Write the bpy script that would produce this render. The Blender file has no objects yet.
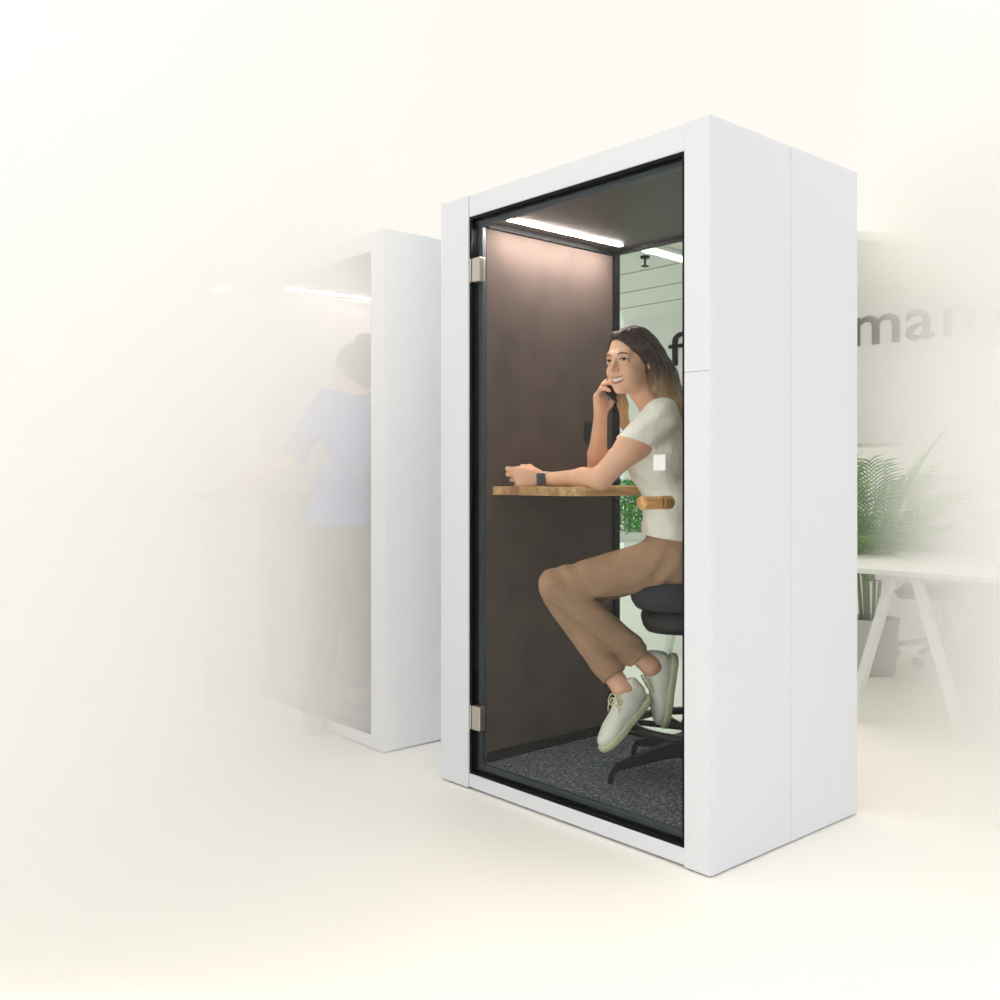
import bpy, math, random
import numpy as np
from mathutils import Vector, Matrix

# ------------------------------------------------------------------ camera, world, exposure
sc = bpy.context.scene
C = sc.collection
FPX, HZ, CAMZ = 989.0, 478.0, 1.155
cam_d = bpy.data.cameras.new('camera')
cam = bpy.data.objects.new('camera', cam_d); C.objects.link(cam)
cam.location = (0, 0, CAMZ); cam.rotation_euler = (math.pi/2, 0, 0)
cam_d.sensor_width = 36; cam_d.lens = 36*FPX/1000; cam_d.shift_y = -(500-HZ)/1000
cam_d.clip_start = .05; cam_d.clip_end = 200
sc.camera = cam
sc.view_settings.view_transform = 'Standard'
sc.view_settings.look = 'None'
sc.view_settings.exposure = 0.0
sc.view_settings.gamma = 1.0
sc.view_settings.use_curve_mapping = False
cy = sc.cycles
cy.max_bounces = 64; cy.diffuse_bounces = 6; cy.glossy_bounces = 6
cy.transparent_max_bounces = 24; cy.transmission_bounces = 8; cy.volume_bounces = 56
cy.volume_step_rate = 2.0
cy.use_denoising = True

def build_world():
    w = bpy.data.worlds.new('studio_light'); sc.world = w; w.use_nodes = True
    nt = w.node_tree; nt.nodes.clear()
    N = nt.nodes.new; L = nt.links.new
    tc = N('ShaderNodeTexCoord')
    sep = N('ShaderNodeSeparateXYZ'); L(tc.outputs['Generated'], sep.inputs[0])
    # brighter overhead (above about 33 degrees)
    up = N('ShaderNodeMapRange'); up.inputs['From Min'].default_value = .58; up.inputs['From Max'].default_value = .92
    up.interpolation_type = 'SMOOTHSTEP'; L(sep.outputs['Z'], up.inputs['Value'])
    upc = N('ShaderNodeMixRGB'); upc.inputs[1].default_value = (1.0, .962, .895, 1); upc.inputs[2].default_value = (2.04, 1.92, 1.70, 1)
    L(up.outputs[0], upc.inputs[0])
    # cooler and dimmer on the side behind the camera to the right
    dot = N('ShaderNodeVectorMath'); dot.operation = 'DOT_PRODUCT'; dot.inputs[1].default_value = (.80, -.60, 0)
    L(tc.outputs['Generated'], dot.inputs[0])
    sd = N('ShaderNodeMapRange'); sd.inputs['From Min'].default_value = .35; sd.inputs['From Max'].default_value = 1.0
    sd.interpolation_type = 'SMOOTHSTEP'; L(dot.outputs['Value'], sd.inputs['Value'])
    sdc = N('ShaderNodeMixRGB'); sdc.inputs[2].default_value = (.48, .53, .62, 1)
    L(sd.outputs[0], sdc.inputs[0]); L(upc.outputs[0], sdc.inputs[1])
    bg = N('ShaderNodeBackground'); L(sdc.outputs[0], bg.inputs[0]); bg.inputs[1].default_value = 1.0
    out = N('ShaderNodeOutputWorld'); L(bg.outputs[0], out.inputs[0])
build_world()

# ------------------------------------------------------------------ helpers
def P(x, y, Y):
    """the world point at depth Y seen at (x, y) of the photograph"""
    return Vector(((x-500)*Y/FPX, Y, CAMZ+(HZ-y)*Y/FPX))

def tag(o, label=None, cat=None, group=None, kind=None):
    if label: o['label'] = label
    if cat: o['category'] = cat
    if group: o['group'] = group
    if kind: o['kind'] = kind
    return o

def empty(name, loc=(0, 0, 0), rz=0):
    o = bpy.data.objects.new(name, None); C.objects.link(o)
    o.location = loc; o.rotation_euler = (0, 0, rz); o.empty_display_size = .1
    return o

def kids(o): return [c for c in bpy.data.objects if c.parent == o]

def copy_tree(o, parent=None):
    c = o.copy(); C.objects.link(c)
    if parent: c.parent = parent
    for ch in kids(o): copy_tree(ch, c)
    return c

def srgb(r, g, b):
    f = lambda c: (c/255/12.92) if c/255 <= .04045 else ((c/255+.055)/1.055)**2.4
    return (f(r), f(g), f(b), 1)

def mat(name, col, rough=.5, metal=0.0, bump=None, var=None, spec=.5, sss=0, coat=0, emit=None):
    m = bpy.data.materials.new(name); m.use_nodes = True
    nt = m.node_tree; b = nt.nodes['Principled BSDF']
    b.inputs['Base Color'].default_value = col; b.inputs['Roughness'].default_value = rough
    b.inputs['Metallic'].default_value = metal; b.inputs['Specular IOR Level'].default_value = spec
    if sss:
        b.inputs['Subsurface Weight'].default_value = sss; b.inputs['Subsurface Radius'].default_value = (.012, .005, .003)
        b.inputs['Subsurface Scale'].default_value = 1.0
    if coat: b.inputs['Coat Weight'].default_value = coat
    if emit:
        b.inputs['Emission Color'].default_value = emit[0]; b.inputs['Emission Strength'].default_value = emit[1]
    L = nt.links.new
    if bump or var:
        tc = nt.nodes.new('ShaderNodeTexCoord')
    if bump:      # (scale, strength, detail, xyz stretch)
        mp = nt.nodes.new('ShaderNodeMapping'); L(tc.outputs['Object'], mp.inputs[0])
        mp.inputs['Scale'].default_value = bump[3] if len(bump) > 3 else (1, 1, 1)
        n = nt.nodes.new('ShaderNodeTexNoise'); n.inputs['Scale'].default_value = bump[0]; n.inputs['Detail'].default_value = bump[2]
        L(mp.outputs[0], n.inputs['Vector'])
        bp = nt.nodes.new('ShaderNodeBump'); bp.inputs['Strength'].default_value = bump[1]; bp.inputs['Distance'].default_value = .01
        L(n.outputs[0], bp.inputs['Height']); L(bp.outputs[0], b.inputs['Normal'])
    if var:       # (colour2, scale, low, high, xyz stretch)
        mp = nt.nodes.new('ShaderNodeMapping'); L(tc.outputs['Object'], mp.inputs[0])
        mp.inputs['Scale'].default_value = var[4] if len(var) > 4 else (1, 1, 1)
        n = nt.nodes.new('ShaderNodeTexNoise'); n.inputs['Scale'].default_value = var[1]; n.inputs['Detail'].default_value = 4
        L(mp.outputs[0], n.inputs['Vector'])
        mr = nt.nodes.new('ShaderNodeMapRange'); mr.inputs['From Min'].default_value = var[2]; mr.inputs['From Max'].default_value = var[3]
        L(n.outputs[0], mr.inputs[0])
        mx = nt.nodes.new('ShaderNodeMixRGB'); mx.inputs[1].default_value = col; mx.inputs[2].default_value = var[0]
        L(mr.outputs[0], mx.inputs[0]); L(mx.outputs[0], b.inputs['Base Color'])
    return m

def glass_mat(name, tint, r0):
    """clear sheet: tinted transmission plus a mirror reflection that grows towards grazing view"""
    m = bpy.data.materials.new(name); m.use_nodes = True
    nt = m.node_tree; nt.nodes.clear(); N = nt.nodes.new; L = nt.links.new
    lw = N('ShaderNodeLayerWeight'); lw.inputs['Blend'].default_value = .5
    pw = N('ShaderNodeMath'); pw.operation = 'POWER'; pw.inputs[1].default_value = 5; L(lw.outputs['Facing'], pw.inputs[0])
    ma = N('ShaderNodeMath'); ma.operation = 'MULTIPLY_ADD'; ma.inputs[1].default_value = 1-r0; ma.inputs[2].default_value = r0
    L(pw.outputs[0], ma.inputs[0])
    tr = N('ShaderNodeBsdfTransparent'); tr.inputs[0].default_value = tint
    gl = N('ShaderNodeBsdfGlossy'); gl.inputs['Roughness'].default_value = 0.0; gl.inputs[0].default_value = (1, 1, 1, 1)
    mx = N('ShaderNodeMixShader'); L(ma.outputs[0], mx.inputs[0]); L(tr.outputs[0], mx.inputs[1]); L(gl.outputs[0], mx.inputs[2])
    o = N('ShaderNodeOutputMaterial'); L(mx.outputs[0], o.inputs[0])
    return m

def wood_mat(name, c1, c2, c3, axis=0, block=.045):
    """butcher-block wood: staves of different tone with fine grain"""
    m = mat(name, c1, .42)
    nt = m.node_tree; b = nt.nodes['Principled BSDF']; N = nt.nodes.new; L = nt.links.new
    tc = N('ShaderNodeTexCoord')
    sep = N('ShaderNodeSeparateXYZ'); L(tc.outputs['Object'], sep.inputs[0])
    dv = N('ShaderNodeMath'); dv.operation = 'DIVIDE'; dv.inputs[1].default_value = block; L(sep.outputs[axis], dv.inputs[0])
    fl = N('ShaderNodeMath'); fl.operation = 'FLOOR'; L(dv.outputs[0], fl.inputs[0])
    wn = N('ShaderNodeTexWhiteNoise'); wn.noise_dimensions = '1D'; L(fl.outputs[0], wn.inputs['W'])
    mx = N('ShaderNodeMixRGB'); mx.inputs[1].default_value = c1; mx.inputs[2].default_value = c2; L(wn.outputs[0], mx.inputs[0])
    mp = N('ShaderNodeMapping'); L(tc.outputs['Object'], mp.inputs[0])
    s = [60, 60, 60]; s[1 if axis == 0 else 0] = 5; mp.inputs['Scale'].default_value = s
    n = N('ShaderNodeTexNoise'); n.inputs['Scale'].default_value = 1.2; n.inputs['Detail'].default_value = 5; L(mp.outputs[0], n.inputs['Vector'])
    mr = N('ShaderNodeMapRange'); mr.inputs['From Min'].default_value = .45; mr.inputs['From Max'].default_value = .75; mr.inputs['To Max'].default_value = .7; L(n.outputs[0], mr.inputs[0])
    m2 = N('ShaderNodeMixRGB'); m2.inputs[2].default_value = c3; L(mr.outputs[0], m2.inputs[0]); L(mx.outputs[0], m2.inputs[1])
    L(m2.outputs[0], b.inputs['Base Color'])
    return m

class MB:
    """collects shapes into one mesh"""
    def __init__(s): s.v = []; s.f = []
    def box(s, x0, x1, y0, y1, z0, z1):
        n = len(s.v)
        s.v += [(x, y, z) for z in (z0, z1) for y in (y0, y1) for x in (x0, x1)]
        s.f += [tuple(n+i for i in q) for q in ((0, 2, 3, 1), (4, 5, 7, 6), (0, 1, 5, 4), (2, 6, 7, 3), (0, 4, 6, 2), (1, 3, 7, 5))]
        return s
    def tube(s, pts, r, seg=10, caps=True):
        pts = [Vector(p) for p in pts]; rr = r if isinstance(r, (list, tuple)) else [r]*len(pts)
        n0 = len(s.v); prev = None
        for i, p in enumerate(pts):
            d = (pts[min(i+1, len(pts)-1)]-pts[max(i-1, 0)]).normalized()
            if prev is None:
                a = Vector((0, 0, 1)) if abs(d.z) < .9 else Vector((1, 0, 0)); u = d.cross(a).normalized()
            else:
                u = (prev-d*prev.dot(d)).normalized()
            prev = u; w = d.cross(u)
            for k in range(seg):
                t = 2*math.pi*k/seg
                s.v.append(tuple(p+(u*math.cos(t)+w*math.sin(t))*rr[i]))
        for i in range(len(pts)-1):
            for k in range(seg):
                a = n0+i*seg+k; b = n0+i*seg+(k+1) % seg
                s.f.append((a, b, b+seg, a+seg))
        if caps:
            s.f.append(tuple(n0+k for k in reversed(range(seg))))
            s.f.append(tuple(n0+(len(pts)-1)*seg+k for k in range(seg)))
        return s
    def bar(s, a, b, w, t, up=(0, 0, 1)):
        a = Vector(a); b = Vector(b); d = (b-a).normalized(); up = Vector(up)
        u = d.cross(up).normalized(); v = u.cross(d)
        n = len(s.v)
        for p in (a, b):
            for (i, j) in ((-1, -1), (1, -1), (1, 1), (-1, 1)):
                s.v.append(tuple(p+u*i*w/2+v*j*t/2))
        s.f += [tuple(n+i for i in q) for q in ((0, 1, 2, 3), (7, 6, 5, 4), (0, 4, 5, 1), (1, 5, 6, 2), (2, 6, 7, 3), (3, 7, 4, 0))]
        return s
    def lathe(s, prof, seg=32, c=(0, 0)):
        n0 = len(s.v)
        for (r, z) in prof:
            for k in range(seg):
                t = 2*math.pi*k/seg; s.v.append((c[0]+r*math.cos(t), c[1]+r*math.sin(t), z))
        for i in range(len(prof)-1):
            for k in range(seg):
                a = n0+i*seg+k; b = n0+i*seg+(k+1) % seg
                s.f.append((a, b, b+seg, a+seg))
        s.f.append(tuple(n0+k for k in reversed(range(seg))))
        s.f.append(tuple(n0+(len(prof)-1)*seg+k for k in range(seg)))
        return s
    def prism(s, outline, z0, z1):
        n = len(s.v); m = len(outline)
        s.v += [(x, y, z0) for x, y in outline]+[(x, y, z1) for x, y in outline]
        s.f.append(tuple(n+i for i in reversed(range(m)))); s.f.append(tuple(n+m+i for i in range(m)))
        for i in range(m):
            j = (i+1) % m; s.f.append((n+i, n+j, n+m+j, n+m+i))
        return s
    def torus(s, c, R, r, seg=40, sec=10, sz=1.0):
        n0 = len(s.v)
        for i in range(seg):
            t = 2*math.pi*i/seg
            for k in range(sec):
                q = 2*math.pi*k/sec; rr = R+r*math.cos(q)
                s.v.append((c[0]+rr*math.cos(t), c[1]+rr*math.sin(t), c[2]+r*sz*math.sin(q)))
        for i in range(seg):
            for k in range(sec):
                a = n0+i*sec+k; b = n0+i*sec+(k+1) % sec; c2 = n0+((i+1) % seg)*sec+(k+1) % sec; d = n0+((i+1) % seg)*sec+k
                s.f.append((a, d, c2, b))
        return s
    def sphere(s, c, r, seg=16, rings=10, sc3=(1, 1, 1)):
        n0 = len(s.v)
        for i in range(1, rings):
            ph = math.pi*i/rings
            for k in range(seg):
                t = 2*math.pi*k/seg
                s.v.append((c[0]+r*sc3[0]*math.sin(ph)*math.cos(t), c[1]+r*sc3[1]*math.sin(ph)*math.sin(t), c[2]+r*sc3[2]*math.cos(ph)))
        top = len(s.v); s.v.append((c[0], c[1], c[2]+r*sc3[2])); s.v.append((c[0], c[1], c[2]-r*sc3[2]))
        for i in range(rings-2):
            for k in range(seg):
                a = n0+i*seg+k; b = n0+i*seg+(k+1) % seg
                s.f.append((a, a+seg, b+seg, b))
        for k in range(seg):
            s.f.append((top, n0+k, n0+(k+1) % seg))
            s.f.append((top+1, n0+(rings-2)*seg+(k+1) % seg, n0+(rings-2)*seg+k))
        return s
    def build(s, name, m, parent=None, loc=(0, 0, 0), bevel=0, smooth=False, seg=2):
        me = bpy.data.meshes.new(name); me.from_pydata(s.v, [], s.f); me.update()
        if m: me.materials.append(m)
        o = bpy.data.objects.new(name, me); C.objects.link(o); o.location = loc
        if parent: o.parent = parent
        if smooth:
            for p in me.polygons: p.use_smooth = True
        if bevel:
            b = o.modifiers.new('edge', 'BEVEL'); b.width = bevel; b.segments = seg; b.limit_method = 'ANGLE'
        return o

def poly_smooth(o, angle=40):
    me = o.data
    for p in me.polygons: p.use_smooth = True
    try: me.set_sharp_from_angle(angle=math.radians(angle))
    except Exception: pass
    return o

# ------------------------------------------------------------------ materials
M = {}
M['white'] = mat('white_laminate', (.785, .82, .885, 1), .42, bump=(60, .02, 3))
M['base'] = mat('plinth_black', (.02, .02, .02, 1), .6)
M['felt'] = mat('acoustic_felt', srgb(98, 86, 82), 1, bump=(400, .08, 3), var=(srgb(86, 78, 75), 9, .4, .7), spec=.0)
M['ceil_in'] = mat('ceiling_panel_dark', srgb(62, 56, 54), .5)
M['carpet'] = mat('carpet_charcoal', srgb(104, 108, 118), 1, bump=(300, 1.0, 2), var=(srgb(205, 210, 222), 130, .50, .70), spec=.05)
M['seal'] = mat('black_rubber_seal', (.003, .004, .006, 1), .5, spec=.15)
M['sealgrey'] = mat('slate_profile', (.030, .042, .055, 1), .4)
M['steel'] = mat('brushed_steel', srgb(196, 190, 180), .28, .9)
M['glass'] = glass_mat('door_glass', (.97, .985, .98, 1), .011)
M['gback'] = glass_mat('rear_glass', (.83, .885, .855, 1), .012)
M['led'] = mat('led_diffuser', (1, 1, 1, 1), .5, emit=((1, .87, .80, 1), 185))
M['oak'] = wood_mat('oak_staves', srgb(226, 184, 128), srgb(150, 104, 62), srgb(120, 80, 44), 0, .05)
M['oakk'] = wood_mat('oak_knob', srgb(214, 172, 118), srgb(190, 140, 84), srgb(140, 94, 52), 0, .02)
M['black'] = mat('black_plastic', (.006, .007, .009, 1), .42, spec=.3)
M['seatfab'] = mat('charcoal_fabric', (.022, .023, .032, 1), .85, bump=(300, .3, 2))
M['floor'] = mat('cream_floor', (.945, .932, .900, 1), .6, spec=.1)
M['wall'] = mat('office_paint', (.80, .80, .80, 1), .9)
M['ceil'] = mat('office_ceiling', (.82, .84, .81, 1), .9)
M['letter'] = mat('black_acrylic', (.004, .005, .008, 1), .6, spec=.15)
M['label'] = mat('white_sticker', (.85, .86, .86, 1), .5)
M['desk'] = mat('white_desk', (.86, .86, .85, 1), .35)
M['metalw'] = mat('white_powder_coat', (.85, .86, .85, 1), .4)
M['grey'] = mat('grey_mesh_fabric', srgb(128, 128, 130), .9, bump=(200, .4, 2), var=(srgb(158, 158, 160), 7, .45, .6))
M['chairmid'] = mat('grey_plastic', srgb(120, 118, 118), .5)
M['chrome'] = mat('polished_aluminium', (.75, .76, .77, 1), .2, 1)
M['pot'] = mat('pale_grey_pot', srgb(190, 192, 190), .7)
M['palm'] = mat('palm_leaf', srgb(70, 130, 50), .5, var=(srgb(120, 170, 80), 12, .4, .6))
M['stem'] = mat('palm_stem', srgb(110, 130, 70), .6)
M['soil'] = mat('dark_soil', srgb(60, 45, 35), 1)
M['leaf'] = mat('bright_leaf', srgb(40, 130, 30), .45, var=(srgb(90, 190, 60), 30, .4, .6))
M['rail'] = mat('sage_grey_rail', srgb(176, 182, 172), .5)
M['skin'] = mat('skin', srgb(234, 188, 160), .48, sss=.25, var=(srgb(226, 174, 144), 14, .4, .7), spec=.35)
M['blouse'] = mat('off_white_blouse', srgb(240, 238, 230), .75, bump=(22, .9, 3, (1, 1, .5)), spec=.2)
M['chino'] = mat('khaki_chino', srgb(180, 146, 120), .9, bump=(24, .8, 4), var=(srgb(166, 133, 108), 9, .4, .6), spec=.1)
M['sneaker'] = mat('white_leather', srgb(232, 234, 226), .45, bump=(90, .08, 2))
M['rubber'] = mat('cream_rubber', srgb(206, 206, 176), .6)
M['lace'] = mat('cream_lace', srgb(225, 220, 190), .8)
M['navy'] = mat('navy_lining', srgb(28, 32, 44), .8)
M['lip'] = mat('rose_lip', srgb(196, 112, 100), .45)
M['teeth'] = mat('teeth', srgb(238, 234, 226), .25)
M['eyew'] = mat('eye_white', srgb(225, 222, 218), .2)
M['iris'] = mat('dark_iris', srgb(45, 38, 34), .15)
M['brow'] = mat('brown_brow', srgb(74, 50, 38), .8)
M['hair2'] = mat('dark_hair', srgb(60, 48, 42), .5, bump=(90, .5, 3, (1, 1, .1)))
M['blue'] = mat('cornflower_knit', srgb(96, 124, 200), .9, bump=(120, .2, 2))
M['trouser2'] = mat('dark_grey_trouser', srgb(62, 62, 66), .9, bump=(20, .3, 3))
M['shoe2'] = mat('tan_shoe', srgb(190, 160, 130), .6)
M['band'] = mat('watch_band', srgb(214, 212, 206), .4)
M['screen'] = mat('dark_screen', srgb(52, 58, 68), .15)

def ombre_hair():
    m = mat('brown_to_blond_hair', srgb(50, 30, 24), .55, spec=.3)
    nt = m.node_tree; b = nt.nodes['Principled BSDF']; N = nt.nodes.new; L = nt.links.new
    tc = N('ShaderNodeTexCoord'); sep = N('ShaderNodeSeparateXYZ'); L(tc.outputs['Object'], sep.inputs[0])
    n = N('ShaderNodeTexNoise'); n.inputs['Scale'].default_value = 1.0; n.inputs['Detail'].default_value = 4
    mp = N('ShaderNodeMapping'); mp.inputs['Scale'].default_value = (130, 130, 12); L(tc.outputs['Object'], mp.inputs[0]); L(mp.outputs[0], n.inputs['Vector'])
    ad = N('ShaderNodeMath'); ad.operation = 'MULTIPLY_ADD'; ad.inputs[1].default_value = .14; L(n.outputs[0], ad.inputs[0]); L(sep.outputs['Z'], ad.inputs[2])
    mr = N('ShaderNodeMapRange'); mr.inputs['From Min'].default_value = 1.63; mr.inputs['From Max'].default_value = 1.44; mr.interpolation_type = 'SMOOTHSTEP'
    L(ad.outputs[0], mr.inputs[0])
    mx = N('ShaderNodeMixRGB'); mx.inputs[1].default_value = srgb(56, 34, 28); mx.inputs[2].default_value = srgb(196, 164, 122); L(mr.outputs[0], mx.inputs[0])
    L(mx.outputs[0], b.inputs['Base Color'])
    bp = N('ShaderNodeBump'); bp.inputs['Strength'].default_value = .8; bp.inputs['Distance'].default_value = .006
    L(n.outputs[0], bp.inputs['Height']); L(bp.outputs[0], b.inputs['Normal'])
    return m
M['hair'] = ombre_hair()

# ------------------------------------------------------------------ the place: floor, office wall and ceiling
MB().box(-14, 14, -4, 26, -.05, 0).build('floor', M['floor'])
bpy.data.objects['floor']['kind'] = 'structure'
U2 = Vector((.6620, -.7495, 0)); W2 = Vector((.7495, .6620, 0))       # booth width and depth directions
YAW = math.atan2(U2.y, U2.x)
W0 = Vector((1.517, 10.0, 0))                                          # office wall, parallel to the booth fronts
CEIL = 2.78
def wall_a(px):
    """distance along the office wall at picture column px"""
    k = (px-500)/FPX
    return (k*W0.y-W0.x)/(U2.x-k*U2.y)
def frame_obj(name, origin):
    o = empty(name, origin, YAW); return o
w = MB().box(-.35, 5.6, 0, .12, 0, CEIL).build('wall_back', M['wall'], loc=W0); w.rotation_euler.z = YAW; w['kind'] = 'structure'
cl = [(.55, 6.2), (3.0, 6.9), (3.75, 7.6), (W0+U2*2.9).to_2d()[:], (W0-U2*.35).to_2d()[:]]
c = MB().prism([tuple(q) for q in cl], CEIL, CEIL+.06).build('ceiling', M['ceil']); c['kind'] = 'structure'
g = MB()
for k in range(1, 6): g.box(-.3 if k < 4 else -.1, 2.2, -.6*k-.008, -.6*k+.008, CEIL-.006, CEIL-.001)
g = g.build('trim_1', M['rail'], loc=W0); g.rotation_euler.z = YAW; g['kind'] = 'structure'

# ------------------------------------------------------------------ phone booth
BW, BD, BH = 1.266, .828, 2.205
OS0, OS1 = .168, 1.168          # door opening, along the width
IZ = .095                       # raised inside floor
CZ = 2.105
L1 = Vector((-.230, 3.797, 0))  # front left corners on the floor
def bp_(s, t, z=0, L0=L1): return L0+U2*s+W2*t+Vector((0, 0, z))

def make_booth():
    r = empty('phone_booth', L1, YAW)
    g = .0007
    MB().box(.03, BW-.03, .03, BD-.03, 0, .03).build('plinth', M['base'], r)
    # front posts, header and sill
    MB().box(.004, OS0-g, 0, .0115, .005, BH).build('front_post', M['white'], r, bevel=.003, seg=2)
    MB().box(OS1+g, BW-.004, 0, .0115, .005, 1.466-g*.6).build('front_post', M['white'], r, bevel=.002, seg=2)
    MB().box(OS1+g, BW-.004, 0, .0115, 1.466+g*.6, BH).build('front_post', M['white'], r, bevel=.002, seg=2)
    MB().box(OS0+g, OS1-g, .004, .06, 2.124, BH).build('header', M['white'], r, bevel=.004)
    MB().box(OS0+g, OS1-g, .004, .06, .008, .058).build('sill', M['white'], r, bevel=.004)
    # side panels: two on each side
    for x0, x1 in ((0, .03), (BW-.03, BW)):
        MB().box(x0, x1, .004, BD/2-g, .005, BH-.0005).build('side_panel', M['white'], r, bevel=.005, seg=3)
        MB().box(x0, x1, BD/2+g, BD, .005, BH-.0005).build('side_panel', M['white'], r, bevel=.004)
    MB().box(.031, BW-.031, .061, BD-.001, 2.16, BH-.002).build('roof_panel', M['white'], r, bevel=.002)
    MB().box(.031, BW-.031, .061, BD-.066, .03, IZ).build('carpet', M['carpet'], r)
    MB().box(.031, .2, .062, BD-.066, IZ, 2.16).build('felt_wall', M['felt'], r, bevel=.003)
    MB().box(1.185, BW-.031, .062, BD-.066, IZ, 2.16).build('felt_wall', M['felt'], r, bevel=.003)
    MB().box(.2, 1.185, .062, BD-.066, CZ, 2.16).build('inner_ceiling', M['ceil_in'], r)
    MB().box(.2, .212, .064, BD-.067, IZ, IZ+.035).build('skirting', M['seal'], r)
    MB().box(.2, .212, .064, BD-.067, CZ-.018, CZ).build('ceiling_trim', M['seal'], r)
    # black seal round the door opening and the slate profile inside it
    def ring(x0, x1, z0, z1, w, y0, y1):
        return MB().box(x0, x0+w, y0, y1, z0, z1).box(x1-w, x1, y0, y1, z0, z1).box(x0+w, x1-w, y0, y1, z1-w, z1).box(x0+w, x1-w, y0, y1, z0, z0+w)
    ring(OS0, OS1, .058, 2.124, .012, .008, .062).build('door_seal', M['seal'], r)
    ring(OS0+.012, OS1-.004, .070, 2.112, .022, .040, .060).build('door_profile', M['sealgrey'], r, bevel=.003)
    # rear window
    (MB().box(.031, .213, BD-.066, BD-.036, .031, 2.159).box(1.172, BW-.031, BD-.066, BD-.036, .031, 2.159).box(.213, 1.172, BD-.066, BD-.036, CZ-.014, 2.159)
     .box(.213, 1.172, BD-.066, BD-.036, .031, .110)).build('rear_frame', M['seal'], r)
    MB().box(.212, 1.173, BD-.055, BD-.047, .109, CZ-.013).build('rear_glass', M['gback'], r)
    # light and worktop
    MB().box(.290, .310, .078, .70, CZ-.004, CZ+.001).build('led_strip', M['led'], r)
    # table with rounded outer corners
    x0, x1, y0, y1, rr = .2, .633, .092, .755, .09
    out = [(x0, y0)]
    for k in range(9):
        t = -math.pi/2+math.pi/2*k/8; out.append((x1-rr+rr*math.cos(t), y0+rr+rr*math.sin(t)))
    for k in range(9):
        t = math.pi/2*k/8; out.append((x1-rr+rr*math.cos(t), y1-rr+rr*math.sin(t)))
    out.append((x0, y1))
    MB().prism(out, 1.092, 1.124).build('table_top', M['oak'], r, bevel=.003)
    MB().box(.2, .208, .59, .63, 1.30, 1.385).build('control_panel', M['black'], r, bevel=.004)
    # glass door hinged on the left; its origin is on the hinge line
    hx, hy = OS0+.004, .022
    d = MB().box(.010, OS1-OS0-.014, -.004, .004, .068, 2.112).build('door', M['glass'], r, loc=(hx, hy, 0))
    for z in (.222, 1.880):
        h = MB().box(-.012, .006, -.017, .017, z, z+.090).box(.0065, .052, -.014, .014, z, z+.090)
        h.build('hinge', M['steel'], d, bevel=.004, seg=3)
    for z in (.20, 1.868):
        MB().box(OS1-OS0-.022, OS1-OS0-.006, -.007, .007, z, z+.16).build('edge_plate', M['steel'], d, bevel=.002)
    kx, kz, kr = .886, 1.080, .0205
    def knob(y0, y1, nm):
        mb = MB(); prof = [(0, 0)]
        pts = [(kx, y0, kz), (kx, y0+.003, kz), (kx, y1-.003, kz), (kx, y1, kz)]
        mb.tube(pts, [kr-.003, kr, kr, kr-.003], 28)
        return poly_smooth(mb.build(nm, M['oakk'], d), 35)
    knob(-.085, -.004, 'door_knob'); knob(.004, .052, 'door_knob')
    st = MB().box(.866, .912, -.0046, -.004, 1.178, 1.226).build('sticker', M['label'], d)
    st['label'] = 'small blank white sticker'
    return r
booth = make_booth()
tag(booth, 'large white phone booth in front with glass door and woman inside', 'phone booth', 'white phone booths standing in a row')
DL2 = Vector((-1.324+.230, 5.09-3.797, 0))
booth2 = copy_tree(booth); booth2.location = L1+DL2
tag(booth2, 'middle white phone booth, hazy, door open with person in blue in its doorway', 'phone booth')
for ch in kids(booth2):
    if ch.name.startswith('door') and not ch.name.startswith(('door_s', 'door_p')): ch.rotation_euler.z = -math.radians(41)
booth3 = copy_tree(booth); booth3.location = L1+DL2*2.045
for ch in kids(booth3):                                               # the lamp of the far booth is off
    if ch.name.startswith('led_strip'):
        ch.data = ch.data.copy(); ch.data.materials[0] = M['label']
tag(booth3, 'farthest white phone booth at the left, almost lost in the haze', 'phone booth')

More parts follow.
